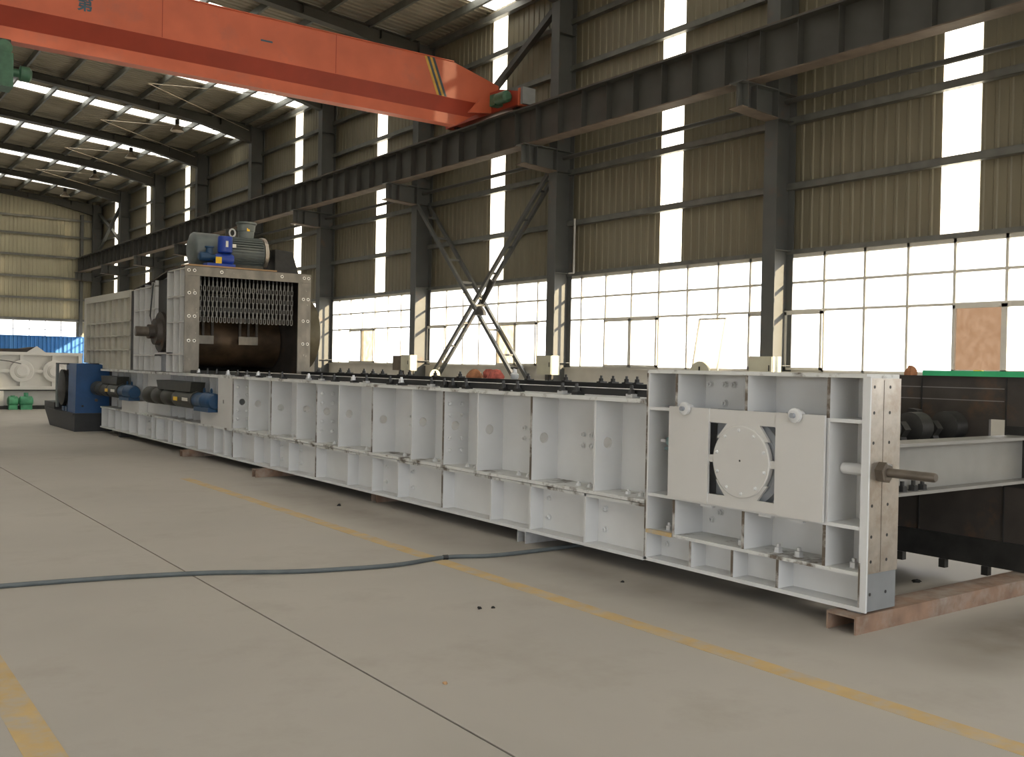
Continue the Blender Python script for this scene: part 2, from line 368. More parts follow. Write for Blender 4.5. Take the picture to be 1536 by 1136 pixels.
b = B().box(-9.9, -7, YB - .1, YB, 0, 10.3).box(6, 14.2, YB - .1, YB, 0, 10.3); b.prism([(-7, 6.8), (6, 6.8), (6, 10.9), (2.2, 11.2), (-7, 10.5)], 'y', YB - .1, YB)  # unseen gate opening, added and sized to let daylight in
put('cladding_sheet', b, 'cladding', wb)
# roof
ce = thing('ceiling', 'dark ribbed steel roof on purlins with translucent skylight sheets', None, (2.2, 25, 10.2), kind='structure')
SKW = .86
RSA = rsheet('roof_sheet', 'roof_sheet', XR_, XW + .2, BAY / 2 - SKW / 2, 12); RSS = rsheet('skylight_sheet', 'fibre_sheet', XR_, XW - .05, SKW, 4)
RLA = rsheet('roof_sheet', 'roof_sheet', 2 * XR_ - XW - .2, XR_, BAY / 2 - SKW / 2, 12); RLS = rsheet('skylight_sheet', 'fibre_sheet', 2 * XR_ - XW, XR_, SKW, 4)
for k in range(-3, 9):
    y0 = YC[k + 3] - BAY - .35
    for A, S in ((RSA, RSS), (RLA, RLS)):
        inst('roof_sheet', A, ce, (0, y0, 0)); inst('skylight_sheet', S, ce, (0, y0 + BAY / 2 - SKW / 2, 0)); inst('roof_sheet', A, ce, (0, y0 + BAY / 2 + SKW / 2, 0))
put('eave_trim', B().box(XW - .05, XW + .22, YB, YE, 10.34, 10.39), 'roof_sheet', ce)
put('end_sheet', B().prism([(-9.7, zr(-9.7)), (2.2, zr(2.2)), (14.1, zr(14.1)), (14.1, zr(14.1) + .03), (2.2, zr(2.2) + .03), (-9.7, zr(-9.7) + .03)], 'y', 59.1, YE + .1), 'roof_sheet', ce)
for i in range(-4, 14):
    x = 13.32 - 1.235 * i if i >= 0 else None
    if x is None: continue
    z = zr(x) - .06
    b = B().box(x - .035, x + .035, YB, YE, z - .005, z).box(x - .035, x - .03, YB, YE, z - .19, z).box(x - .035, x + .035, YB, YE, z - .19, z - .185)
    put('purlin', b, 'purlin_steel', ce)
def rafter(y, parent):
    xs_ = [13.55, 11.5, 8.8, 2.2]; dep = [.62, .32, .24, .22]
    top = [(x, zr(x) - .22) for x in xs_]; bot = [(x, zr(x) - .22 - d) for x, d in zip(xs_, dep)]
    b = B().prism(top + bot[::-1], 'y', y - .008, y + .008)
    for (p, q) in list(zip(bot[:-1], bot[1:])) + list(zip(top[:-1], top[1:])):
        b.bar((p[0], y, p[1]), (q[0], y, q[1]), .26, .018)
    mir = [(2 * XR_ - x, zr(x) - .22) for x in xs_]; mb = [(2 * XR_ - x, zr(x) - .22 - d) for x, d in zip(xs_, dep)]
    b.prism(mir + mb[::-1], 'y', y - .008, y + .008)
    for (p, q) in list(zip(mb[:-1], mb[1:])): b.bar((p[0], y, p[1]), (q[0], y, q[1]), .26, .018)
    for x in (12.4, 10.2, 7.9, 5.5): b.box(x - .006, x + .006, y - .12, y + .12, zr(x) - .22 - .23, zr(x) - .23)
    put('rafter', b, 'rafter_paint', parent)
for y in YC: rafter(y if y < 59 else 59.5, ce)
for k in range(4, 8):   # thin sag rods under the roof
    y = YC[k + 3]
    put('tie_rod', B().cyl((13.4, y - 5.8, 10.0), (9.0, y - 3.0, 10.3), .012, 6).cyl((9.0, y - 3.0, 10.3), (13.4, y - .2, 10.0), .012, 6), 'lamp_metal', ce)
# columns
def column(y, i):
    t = thing('steel_column', 'grey steel H column carrying the crane beam along the window wall', 'column', (13.8, y, 0), 'columns of the window wall', 'structure')
    put('inner_flange', B().box(13.54, 13.556, y - .14, y + .14, 0, 10.2), 'column_paint', t)
    put('outer_flange', B().box(14.02, 14.036, y - .14, y + .14, 0, 10.2), 'column_paint', t)
    put('web', B().box(13.556, 14.02, y - .006, y + .006, 0, 10.2), 'column_paint', t)
    c = put('corbel', B().prism([(13.54, 5.84), (12.66, 5.90), (12.66, 6.30), (13.54, 6.30)], 'y', y - .008, y + .008).box(12.62, 13.54, y - .15, y + .15, 6.30, 6.318).box(12.78, 12.792, y - .13, y + .13, 5.9, 6.3).box(13.0, 13.012, y - .13, y + .13, 5.88, 6.3), 'column_paint', t)
    put('bottom_plate', B().prism([(13.54, 5.82), (12.62, 5.88), (12.62, 5.90), (13.54, 5.84)], 'y', y - .15, y + .15), 'runway_edge', c)
    b = B()
    for z in (1.6, 3.6, 5.84, 6.3, 7.2, 8.9): b.box(13.556, 14.02, y - .13, y + .13, z - .006, z + .006)
    put('stiffener_plate', b, 'column_paint', t)
    put('base_plate', B().box(13.46, 14.06, y - .2, y + .2, 0, .03), 'column_paint', t)
for i, y in enumerate(YC): column(y if y < 59 else 59.45, i)
# crane runway
rb = thing('crane_runway_beam', 'long dark steel crane runway beam with rib plates on column brackets', 'beam', (12.9, 25, 6.33), kind='structure')
STF = B().box(-.15, .15, -.006, .006, 0, .735).mesh('rib_plate', 'runway_paint')
for k in range(-3, 9):
    y1 = YC[k + 3]; y0 = max(y1 - BAY, YB)
    s = put('beam_segment', B().box(12.894, 12.906, y0 + .005, y1 - .005, 6.34, 7.10), 'runway_paint', rb)
    put('bottom_flange', B().box(12.74, 13.06, y0 + .005, y1 - .005, 6.32, 6.342), 'runway_edge', s)
    put('top_flange', B().box(12.70, 13.10, y0 + .005, y1 - .005, 7.09, 7.115), 'runway_paint', s)
    n_ = 8
    for i in range(n_): inst('rib_plate', STF, s, (12.9, y0 + (i + .5) * (y1 - y0) / n_, 6.35))
put('crane_rail', B().box(12.86, 12.94, YB, YE - .2, 7.115, 7.20), 'runway_edge', rb)
# wall cross bracing
def laced(name, p0, p1, label, n_rungs, group, gap=.50, m='column_paint'):
    t = thing(name, label, 'brace', (13.8, (p0[1] + p1[1]) / 2, min(p0[2], p1[2])), group)
    p0 = Vector(p0); p1 = Vector(p1); a = (p1 - p0).normalized(); off = Vector((gap / 2, 0, 0))
    for sg in (-1, 1): put('chord', B().bar(p0 + off * sg, p1 + off * sg, .09, .07, (1, 0, 0)), m, t)
    for i in range(n_rungs):
        c = p0 + (p1 - p0) * ((i + .6) / n_rungs); put('lacing_bar', B().bar(c - off, c + off, .06, .05), m, t)
    return t
laced('bracing_strut', (13.71, 23.10, 5.80), (13.71, 17.6, .30), 'laced steel strut of the wall bracing with the sunlit lower end', 9, 'laced wall bracing', .38)
laced('bracing_strut', (13.72, 17.5, 5.85), (13.72, 23.0, .60), 'laced steel strut crossing behind the sunlit bracing strut', 9, 'laced wall bracing', .20)
tb = put('upper_brace', B().bar((13.86, 17.4, 9.75), (13.86, 23.2, 6.6), .14, .14, (1, 0, 0)), 'runway_paint'); tag(tb, 'dark diagonal brace on the wall just above the crane rail', 'brace')
for xa, ya, yb, lb in ((13.72, 53.7, 59.3, 'slim steel brace falling toward the far corner column'), (13.88, 59.3, 53.7, 'slim steel brace falling away from the far corner column')):
    o = put('corner_brace', B().bar((xa, ya, 9.7), (xa, yb, 7.3), .10, .16, (1, 0, 0)), 'column_paint'); tag(o, lb, 'brace')
# ------------------------------------------------------------------ overhead crane
cr = thing('overhead_crane', 'red overhead travelling crane spanning the hall', 'crane', (2, 18.9, 7.2))
YG0, YG1 = 18.60, 19.20
g = put('girder', B().prism([(-9.2, 7.43), (12.98, 7.43), (12.98, 7.92), (11.75, 8.235), (-9.2, 8.235)], 'y', YG0, YG1), 'crane_red', cr)
put('top_flange', B().box(-9.2, 11.75, YG0 - .03, YG1 + .03, 8.235, 8.25), 'crane_red', g)
for x in (-1.5, 2.0, 5.4, 8.9): put('weld_seam', B().box(x - .006, x + .006, YG0 - .003, YG0, 7.44, 8.225), 'crane_red_shaded', g)
b = B(); b.v = [(-9.2, YG0, 7.43), (12.9, YG0, 7.43), (12.3, YG0 + .17, 7.13), (-9.2, YG0 + .17, 7.13), (-9.2, YG1, 7.43), (12.9, YG1, 7.43), (12.3, YG1 - .17, 7.13), (-9.2, YG1 - .17, 7.13)]
b.f = [(0, 1, 2, 3), (5, 4, 7, 6), (3, 2, 6, 7), (0, 3, 7, 4), (1, 5, 6, 2)]
put('sloping_web', b, 'crane_red_shaded', cr)
put('lower_rail_beam', B().prism([(-9.2, 6.90), (11.95, 6.90), (12.35, 7.14), (-9.2, 7.14)], 'y', YG0 + .17, YG1 - .17), 'crane_red', cr)
for x0, c in ((11.0, 'stripe_yellow'), (11.065, 'stripe_dark'), (11.13, 'stripe_yellow'), (11.195, 'stripe_dark')):
    put('warning_stripe', B().prism([(x0, 8.23), (x0 + .062, 8.23), (x0 + .39, 7.435), (x0 + .328, 7.435)], 'y', YG0 - .003, YG0 + .001), c, cr)
et = put('end_truck', B().box(12.72, 13.08, 17.45, 20.45, 7.235, 7.52).prism([(17.45, 7.52), (20.45, 7.52), (19.6, 7.72), (18.2, 7.72)], 'x', 12.74, 13.06), 'crane_red_shaded', cr)
for y in (17.75, 20.15): put('wheel', B().cyl((12.82, y, 7.33), (12.98, y, 7.33), .13, 18), 'black_iron', et, True)
for y, s in ((17.45, -1), (20.45, 1)): put('buffer', B().cyl((12.9, y, 7.38), (12.9, y + s * .16, 7.38), .08, 14), 'black_iron', et, True)
put('end_plate', B().box(12.70, 13.10, 17.40, 17.46, 7.2, 7.58), 'crane_red', et)
put('buffer_guard', B().box(12.66, 13.0, 17.22, 17.30, 7.2, 7.56), 'grey_primer', et)
dm = put('drive_motor', B().lathe((12.55, 18.05, 7.42), (0, -1, 0), ((0, .10), (.05, .13), (.4, .13), (.45, .08)), 14), 'hoist_green', cr, True)
put('gear_case', B().box(12.5, 12.72, 18.05, 18.25, 7.3, 7.55), 'hoist_green', dm)
put('gusset', B().prism([(12.1, 7.16), (12.72, 7.24), (12.72, 7.5), (12.4, 7.5)], 'y', 18.5, 18.54), 'crane_red', cr)
# faded lettering on the girder face
def lettering(ch, x, z, size):
    cu = bpy.data.curves.new('lettering', 'FONT'); cu.body = ch; cu.size = size; cu.extrude = .0015; cu.offset = .007; cu.align_x = 'CENTER'; cu.align_y = 'CENTER'
    o = bpy.data.objects.new('lettering_curve', cu); COL.objects.link(o)
    dg = bpy.context.evaluated_depsgraph_get(); me = bpy.data.meshes.new_from_object(o.evaluated_get(dg)); bpy.data.objects.remove(o)
    me.materials.clear(); me.materials.append(MATS['letter_blue'])
    inst('lettering', me, cr, (x, YG0 - .003, z), Matrix.Rotation(math.pi / 2, 4, 'X'))
lettering('\u7b2c', 4.06, 7.72, .27); lettering('\u4e00', 7.41, 7.765, .25)
# hoist under the girder
ho = thing('electric_hoist', 'green electric wire rope hoist under the red crane girder', 'hoist', (2.6, 18.9, 6.0))
put('drum', B().cyl((1.6, 18.7, 6.42), (2.85, 18.7, 6.42), .2, 20), 'hoist_green', ho, True)
put('gear_case', B().box(2.7, 2.92, 18.5, 18.95, 6.05, 6.62), 'hoist_green', ho)
put('motor', B().lathe((2.92, 18.62, 6.33), (1, 0, 0), ((0, .07), (.1, .07), (.12, .13), (.26, .13), (.3, .08)), 16), 'hoist_green', ho, True)
put('trolley', B().box(1.7, 2.9, 18.64, 18.72, 6.6, 6.88).box(1.7, 2.9, 19.08, 19.16, 6.6, 6.88), 'black_iron', ho)
for x in (2.0, 2.8): put('trolley_wheel', B().lathe((x, 18.62, 6.74), (0, 1, 0), ((0, .08), (.02, .13), (.1, .13)), 18), 'hoist_green', ho, True)
put('hook_block', B().cyl((2.2, 18.7, 5.1), (2.2, 18.7, 5.5), .12, 12).cyl((2.2, 18.62, 5.5), (2.2, 18.62, 6.3), .01, 6).cyl((2.2, 18.78, 5.5), (2.2, 18.78, 6.3), .01, 6), 'hoist_green', ho)
# pendant lamps under the roof
for i, y in enumerate((35.9, 41.95, 48.0, 54.2)):
    t = thing('pendant_lamp', 'bell shaped pendant lamp hanging below a roof rafter', 'lamp', (11, y, 9.6), 'pendant lamps under the roof')
    put('shade', B().lathe((11, y, 9.72), (0, 0, 1), ((0, .24), (.02, .23), (.22, .07), (.26, .06)), 20), 'lamp_metal', t, True)
    put('ballast', B().cyl((11, y, 9.96), (11, y, 10.14), .075, 14), 'black_iron', t, True)
    put('rod', B().cyl((11, y, 10.14), (11, y, 10.52), .012, 6), 'black_iron', t)
# ------------------------------------------------------------------ feeder frame (the long white machine)
ff = thing('feeder_frame', 'long white painted steel feeder frame of bolted panels lying on the floor', 'machine', (6, 12, .1))
X0, XU, XL = 4.99, 5.27, 5.125       # outer edge, upper recessed web, lower recessed web
ZB, ZM, ZT = .11, .535, 1.28
T = .022
def bolt(parent, loc, rot=None, me=None, name='bolt'): return inst(name, me or HEXW, parent, loc, rot)
def stiff(parent, y, z0, z1, xw, hole=None, bolts=()):
    b = B()
    if hole: b.holed('y', y - T, y, X0 + .004, xw, z0, z1, (X0 + xw) / 2 - .01, hole, .045)
    else: b.box(X0 + .004, xw, y - T, y, z0, z1)
    put('stiffener', b, 'white_paint', parent)
    for bx, bz in bolts: bolt(parent, (bx, y - T, bz), RY)
def section(y0, y1, ups, lows, jn):
    s = put('side_panel', B().box(XU, XU + .02, y0, y1, ZM, ZT).box(XL, XL + .02, y0, y1, ZB, ZM), 'white_paint', ff)
    put('top_flange', B().box(X0 - .015, XU + .05, y0 + .003, y1 - .003, ZT - .03, ZT), 'white_edge', s)
    put('middle_flange', B().box(X0 - .01, XU, y0 + .003, y1 - .003, ZM - .012, ZM + .014).box(X0 + .004, XU, y0 + .003, y1 - .003, ZM - .04, ZM - .018), 'white_edge', s)
    put('bottom_flange', B().box(X0 - .01, XL + .12, y0 + .003, y1 - .003, ZB, ZB + .025), 'white_paint', s)
    for i, y in enumerate(ups):
        stiff(s, y, ZM + .014, ZT - .03, XU, .92 if i % 2 == 0 else .90)
    for y in lows: stiff(s, y, ZB + .025, ZM - .018, XL)
    ye = y1 - .004
    put('worn_edge', B().box(X0 - .002, X0 + .004, ye - T, ye, ZB + .03, ZM - .018), 'white_worn', s)
    for yy in (ye, ups[1]): put('worn_edge', B().box(X0 - .002, X0 + .004, yy - T, yy, ZM + .014, ZT - .03), 'white_worn', s)
    stiff(s, ye, ZM + .014, ZT - .03, XU, .92, [(x, z) for x in (5.055, 5.19) for z in (.68, .80, 1.02, 1.13)] if jn else ())
    stiff(s, ye, ZB + .025, ZM - .018, XL)
    ys = [y0] + list(ups) + [y1]
    for i, (a, c) in enumerate(zip(ys[:-1], ys[1:])):
        for yy in (a + .16, a + .30): bolt(s, (5.10, yy, ZM + .014))
        if i in (1, 2):
            for yy, zz in ((a + .34, .86), (a + .44, .86), (a + .34, .95), (a + .44, .95)): bolt(s, (XU, yy, zz), RX)
    for y in list(lows)[:2]:
        for z in (.24, .40): bolt(s, (XL, y - .11, z), RX)
    return s
section(5.195, 7.98, (5.78, 6.59, 7.40), (5.88, 6.59, 7.17), True)
section(7.98, 10.81, (8.58, 9.41, 10.22), (8.84, 9.40, 9.98), True)
section(10.81, 13.57, (11.39, 12.19, 12.98), (11.61, 12.20, 12.76), True)
# drive section with recesses for the two geared motors
s = put('side_panel', B().box(XU, XU + .02, 13.57, 21.0, ZM, ZT).box(XL, XL + .02, 13.57, 21.0, ZB, ZM), 'white_paint', ff)
put('top_flange', B().box(X0 - .015, XU + .05, 13.573, 21.0, ZT - .03, ZT + .01), 'white_edge', s)
put('middle_flange', B().box(X0 - .01, XU, 13.573, 21.0, ZM - .03, ZM), 'white_edge', s)
put('bottom_flange', B().box(X0 - .01, XL + .12, 13.573, 21.0, ZB, ZB + .025), 'white_paint', s)
put('cover_plate', B().holed('x', X0, X0 + .02, 13.60, 14.17, ZM, ZT - .03, 13.95, .90, .035), 'white_warm', s)
put('cover_plate', B().box(5.145, 5.165, 16.95, 18.28, ZM, ZT - .03), 'white_paint', s)
for a, c in ((14.17, 14.92), (18.28, 19.42)):
    put('motor_bracket', B().box(X0, XU, a, c, ZM - .02, .735), 'white_warm', s)
for y in (14.45, 14.75, 15.05, 15.4, 15.8, 16.2, 16.6, 16.95, 18.7, 19.1, 19.5, 19.9, 20.4, 20.9): put('stiffener', B().box(5.17, XU, y - T, y, ZM, ZT - .03), 'white_paint', s)
for y in (13.9, 14.34, 15.05, 15.62, 16.29, 16.55, 17.22, 17.5, 18.32, 18.91, 19.44, 19.89, 20.45, 20.95): stiff(s, y, ZB + .025, ZM - .03, XL)
for y in (14.6, 15.4, 16.9, 18.1): bolt(s, (XL, y - .1, .25), RX); bolt(s, (XL, y - .1, .40), RX)
# liner rails on top with clamp bolts
for xr, nm in ((5.10, 'liner_rail'), (6.98, 'liner_rail')):
    put(nm, B().box(xr - .03, xr + .06, 5.22, 15.67, ZT + .012, ZT + .062), 'black_paint', ff)
CLW = hexmesh('clamp_bolt_white', 'bolt_zinc', .028, .032, .034); CLD = hexmesh('clamp_bolt_dark', 'bolt_dark', .027, .032, .042)
for i, y in enumerate((5.42, 6.06, 6.24, 6.86, 7.07, 7.67, 7.9, 8.05, 8.29, 8.88, 9.12, 9.65, 9.96, 10.45, 10.79, 11.15, 11.96, 12.39, 12.77, 13.18, 13.54, 13.92, 14.4, 14.8, 15.2)):
    c = put('rail_clamp', B().box(5.02, 5.10, y - .035, y + .035, ZT + .002, ZT + .030), 'bolt_zinc' if i in (0, 2, 8, 11, 14, 15, 17, 19, 21) else 'bolt_dark', ff)
    inst('clamp_bolt', CLW if i % 3 == 0 and i > 8 else CLD, c, (5.045, y, ZT + .03))
for y in (7.44, 7.60, 7.81, 8.0, 8.6, 9.3, 10.78, 11.4, 12.09, 12.35, 12.88, 13.18, 13.47, 13.98, 14.28, 15.07):
    c = put('rail_clamp', B().box(6.96, 7.06, y - .03, y + .03, ZT + .05, ZT + .075), 'bolt_dark', ff); inst('clamp_bolt', CLD, c, (7.0, y, ZT + .075))
# opposite side frame, seen from inside
op = put('far_side_panel', B().box(7.06, 7.09, 5.2, 22.4, .11, ZT).box(7.06, 7.09, 3.77, 5.2, .11, 1.49).box(7.06, 7.09, 3.38, 3.65, .11, 1.49).box(7.06, 7.09, 3.65, 3.77, 1.18, 1.49).box(7.06, 7.09, 3.65, 3.77, .78, 1.03).box(7.06, 7.09, 3.65, 3.77, .11, .70), 'dark_steel', ff)
put('lower_rail', B().box(7.02, 7.06, 3.4, 22.4, .11, .30), 'black_iron', op)
put('top_flange', B().box(7.0, 7.36, 5.2, 22.4, ZT - .03, ZT), 'white_edge', op)
put('outer_panel', B().box(7.30, 7.33, 3.38, 3.42, .1, 1.49).box(7.09, 7.34, 3.38, 3.41, .10, 1.49).box(7.09, 7.36, 3.38, 5.2, 1.465, 1.49), 'white_paint', op)
for z in (1.31, 1.40): put('wear_line', B().box(7.056, 7.06, 3.66, 4.5, z, z + .006), 'grey_beam', op)
for y in (3.64, 4.3, 4.95): put('plate_seam', B().box(7.050, 7.06, y, y + .008, .30, 1.48), 'black_iron', op)
for y in (3.72, 4.05, 4.4, 4.8): put('skid_foot', B().box(7.0, 7.05, y, y + .05, .045, .11), 'black_iron', op)
put('blocking_deck', B().box(5.315, 7.05, 4.35, 15.9, .98, 1.02).box(5.315, 7.05, 4.9, 21.0, .40, .44).box(5.315, 7.05, 15.9, 21.0, 1.0, 1.04).box(5.45, 7.05, 21.0, 22.3, 1.0, 1.04), 'black_iron', ff)  # unseen plates added to block light inside the frame
put('inner_liner', B().box(5.295, 5.31, 5.2, 21.0, .15, ZT).box(5.45, 5.47, 21.0, 22.3, .15, ZT), 'dark_steel', ff)
put('end_closure', B().box(5.45, 7.06, 22.3, 22.36, .12, ZT), 'dark_steel', ff)
# cross beam (grey I section) joining both sides
cb = put('cross_beam', B().box(5.30, 7.06, 3.515, 3.53, .77, 1.06), 'grey_beam', ff)
put('flange', B().box(5.30, 7.06, 3.42, 3.62, 1.055, 1.075), 'grey_beam', cb); put('flange', B().box(5.30, 7.06, 3.42, 3.62, .755, .775), 'grey_beam', cb)
for x, z in ((5.40, .775), (5.50, .775), (5.62, .775), (5.72, .775)): inst('bolt', CLD, cb, (x, 3.47, z))
put('end_plate', B().box(7.045, 7.06, 3.40, 3.64, .70, 1.14), 'black_iron', cb)
# drive sprockets inside the head
sp = put('sprocket_shaft', B().cyl((5.31, 4.1, .98), (7.05, 4.1, .98), .09, 20), 'black_iron', ff, True)
for x in (5.75, 6.15, 6.55):
    pts = []
    for i in range(48):
        t = 2 * math.pi * i / 48; r = .27 if (i % 6) in (0, 1, 2) else .215; pts.append((4.1 + r * math.cos(t), .98 + r * math.sin(t)))
    put('sprocket', B().prism(pts, 'x', x, x + .07), 'black_iron', sp); put('hub', B().cyl((x - .06, 4.1, .98), (x + .13, 4.1, .98), .14, 20), 'black_iron', sp, True)
for x in (5.50, 5.95, 6.35, 6.8): put('roller', B().lathe((x, 3.98, 1.12), (1, 0, 0), ((0, .05), (.02, .11), (.16, .11), (.18, .05)), 20), 'black_iron', sp, True)
# ---- head section
hd = put('head_panel', B().box(XU, XU + .02, 3.40, 5.17, .32, 1.48).box(XL + .01, XL + .03, 3.40, 5.17, .13, .32), 'white_paint', ff)
def hp(name, b, m='white_paint'): return put(name, b, m, hd)
hp('top_plate', B().box(X0 - .005, 5.31, 3.385, 5.19, 1.47, 1.495), 'white_edge')
hp('rear_plate', B().box(X0 - .005, 5.31, 5.165, 5.19, .12, 1.47)); hp('worn_edge', B().box(X0 - .009, X0 - .005, 5.178, 5.19, .14, 1.47), 'white_worn')
hp('bottom_plate', B().box(X0 - .005, 5.31, 3.385, 5.19, .115, .14))
hp('end_plate', B().box(X0 - .004, 5.0, 3.36, 3.41, .115, 1.48)); hp('worn_edge', B().box(X0 - .008, X0 - .004, 3.400, 3.41, .14, .40), 'white_worn')
ep = hp('machined_face', B().box(5.0, 5.31, 3.372, 3.41, .335, 1.47), 'machined_steel')
hp('primed_face', B().box(5.0, 5.30, 3.374, 3.41, .115, .335), 'grey_primer')
HOLE = B().lathe((0, 0, 0), (0, 0, 1), ((0, .010), (.0012, .010)), 10).mesh('bolt_hole', 'black_paint')
for z in (1.42, 1.27, 1.095, .73, .55, .405, .215):
    for x in (5.045, 5.20): inst('bolt_hole', HOLE, ep, (x, 3.3725, z), RY)
hp('groove_line', B().box(5.137, 5.140, 3.3705, 3.373, .34, 1.46), 'shaft_steel')
for z, m in ((1.205, 'white_paint'), (.585, 'white_paint'), (.318, 'white_edge')): hp('shelf_plate', B().box(X0, XU, 3.41, 5.165, z, z + .022), m)
for y, z0, z1 in ((4.905, 1.227, 1.47), (4.28, 1.227, 1.47), (3.65, 1.227, 1.47), (4.93, .607, 1.205), (3.65, .607, 1.205), (4.91, .34, .585), (4.285, .34, .585), (3.66, .34, .585)):
    hp('divider', B().box(X0, XU, y - .018, y + .004, z0, z1))
    if z0 < .5 or z0 > 1.2: hp('worn_edge', B().box(X0 - .003, X0, y - .018, y + .004, z0, z1), 'white_worn')
for y in (4.745, 4.37, 4.0): hp('divider', B().box(X0, XL + .01, y - .016, y + .004, .14, .318)); hp('worn_edge', B().box(X0 - .003, X0, y - .016, y + .004, .14, .318), 'white_worn')
hp('yellow_shelf_edge', B().box(X0 - .012, X0 + .02, 4.92, 5.17, .318, .345), 'yellow_line')
cv = hp('cover_plate', B().box(4.955, 4.975, 4.565, 4.935, .60, 1.242), 'white_warm'); hp('cover_plate', B().box(4.955, 4.975, 3.645, 4.005, .60, 1.242), 'white_warm')
hp('bearing_backing', B().box(5.05, 5.06, 4.0, 4.57, .60, 1.24), 'blue_grey_tone')
# bearing window: four cut-outs round a disc
cp = hp('bearing_frame', B().box(4.965, 4.985, 4.005, 4.565, 1.15, 1.24).box(4.965, 4.985, 4.005, 4.565, .60, .67).box(4.965, 4.985, 4.005, 4.08, .885, .935).box(4.965, 4.985, 4.47, 4.565, .885, .935).prism([(4.41, 1.15), (4.14, 1.15), (4.06, 1.05), (4.50, 1.05)], 'x', 4.965, 4.985).prism([(4.42, .67), (4.15, .67), (4.07, .77), (4.50, .77)], 'x', 4.965, 4.985), 'white_warm')
dc = hp('bearing_cover', B().lathe((4.99, 4.283, .907), (-1, 0, 0), ((0, .236), (.034, .236), (.038, .23)), 48), 'white_warm')
put('bearing_ring', B().lathe((5.05, 4.275, .907), (-1, 0, 0), ((0, .30), (.035, .285), (.05, .25)), 48), 'blue_grey_tone', hd)
for i in range(10):
    t = 2 * math.pi * (i + .4) / 10; inst('bolt', HEXW, dc, (4.955, 4.283 + .205 * math.cos(t), .907 + .205 * math.sin(t)), RX, (.55, .55, .5))
inst('grease_hole', HOLE, dc, (4.9515, 4.285, .915), RX, (.7, .7, 1))
for y in (4.77, 3.845):
    r = hp('lifting_roller', B().lathe((5.0, y, 1.232), (-1, 0, 0), ((0, .03), (.05, .03), (.052, .045), (.075, .045), (.078, .032)), 20)); put('roller_pin', B().cyl((4.90, y, 1.232), (4.924, y, 1.232), .016, 12), 'blue_grey_tone', r)
for y, z in ((5.09, 1.13), (5.09, .73), (5.09, .88), (5.0, .73), (5.10, .46), (4.84, 1.40), (4.70, 1.40), (4.62, 1.40), (4.70, 1.27), (3.50, .44), (3.58, .44), (3.50, .53), (3.58, .53), (3.48, .86), (3.48, 1.0), (3.50, 1.30), (3.58, 1.40), (4.80, .44), (4.72, .50)):
    bolt(hd, (XU, y, z), RX)
bolt(hd, (XL + .01, 5.10, .23), RX)
for y, z in ((5.05, .34), (4.38, .34), (4.08, .34), (3.92, .34), (3.52, .34)): inst('bolt', CLW, hd, (5.10, y, z))
for y in (4.60, 4.1, 3.86): hp('tab', B().box(4.985, 5.02, y - .05, y + .05, .572, .586))
hp('tension_sleeve', B().cyl((5.12, 3.41, .925), (5.12, 3.62, .925), .036, 20))
tn = hp('tension_nut', B().lathe((5.12, 3.372, .925), (0, -1, 0), ((0, .062), (.05, .062), (.055, .05)), 6), 'shaft_steel')
put('tension_screw', B().lathe((5.12, 3.37, .925), (0, -1, 0), ((0, .027), (.335, .027), (.345, .022)), 20), 'shaft_steel', tn, True)
vl = hp('grease_valve', B().lathe((5.24, 5.04, .985), (-1, 0, 0), ((0, .05), (.10, .05), (.12, .03), (.18, .03)), 18).box(5.1, 5.25, 4.96, 5.12, .915, .935).lathe((5.25, 5.03, .84), (-1, 0, 0), ((0, .06), (.13, .06)), 20), 'valve_teal')
put('valve_lever', B().cyl((5.08, 5.04, .985), (5.08, 5.03, 1.05), .008, 8).box(5.06, 5.10, 5.06, 5.12, .975, .995), 'bolt_zinc', vl)
# supports under the frame
for i, (y, x0, m) in enumerate(((6.70, 5.0, 'bolt_zinc'), (9.5, 5.08, 'rusty_channel'), (12.25, 4.80, 'rusty_channel'), (15.35, 4.84, 'rusty_channel'), (19.6, 5.0, 'black_iron'))):
    o = put('support_channel', B().box(x0, 7.4, y - .06, y + .06, .095, .105).box(x0, 7.4, y - .06, y - .05, 0, .095).box(x0, 7.4, y + .05, y + .06, 0, .095), m)
    tag(o, 'steel channel under the white feeder frame, ' + ('zinc coloured end' , 'rusty and set back under the frame', 'rusty end sticking out far', 'rusty end beside the geared motors', 'dark end near the blue gearbox')[i], 'support', 'supports under the frame')
fc = put('floor_channel', B().box(4.90, 9.2, 3.36, 3.56, .092, .105).box(4.90, 9.2, 3.36, 3.372, 0, .092).box(4.90, 9.2, 3.548, 3.56, 0, .092), 'rusty_channel')
tag(fc, 'long rusty steel channel lying on the floor under the frame head', 'steel channel')
o = put('packing_block', B().prism([(4.99, 3.40), (5.22, 3.40), (5.20, 3.47), (5.0, 3.49)], 'z', .1055, .1145), 'grey_primer'); tag(o, 'thin grey packing plate between frame head and rusty channel', 'plate')
# ------------------------------------------------------------------ crusher housing
ch = thing('crusher_housing', 'white and bare steel crusher housing with a chain curtain in its open front', 'machine', (6, 17, 1.3))
YF = 15.71; ZH = 1.30
RING = B().lathe((0, 0, 0), (0, 0, 1), ((0, .027), (.012, .027), (.014, .017)), 16).mesh('bolt_ring', 'name_plate')
fr = {}
def ring(p_, x, z): inst('bolt_ring', RING, p_, (x, YF - .03, z), RY); inst('bolt_hole', HOLE, p_, (x, YF - .0435, z), RY, (1.3, 1.3, 1))
fr['l'] = put('front_post', B().box(4.965, 5.20, YF - .03, YF, ZH, 2.845), 'bare_steel', ch)
fr['r'] = put('front_post', B().box(6.88, 7.11, YF - .03, YF, ZH, 2.845), 'bare_steel', ch)
fr['t'] = put('front_lintel', B().box(4.965, 7.11, YF - .03, YF, 2.848, 2.995), 'bare_steel', ch)
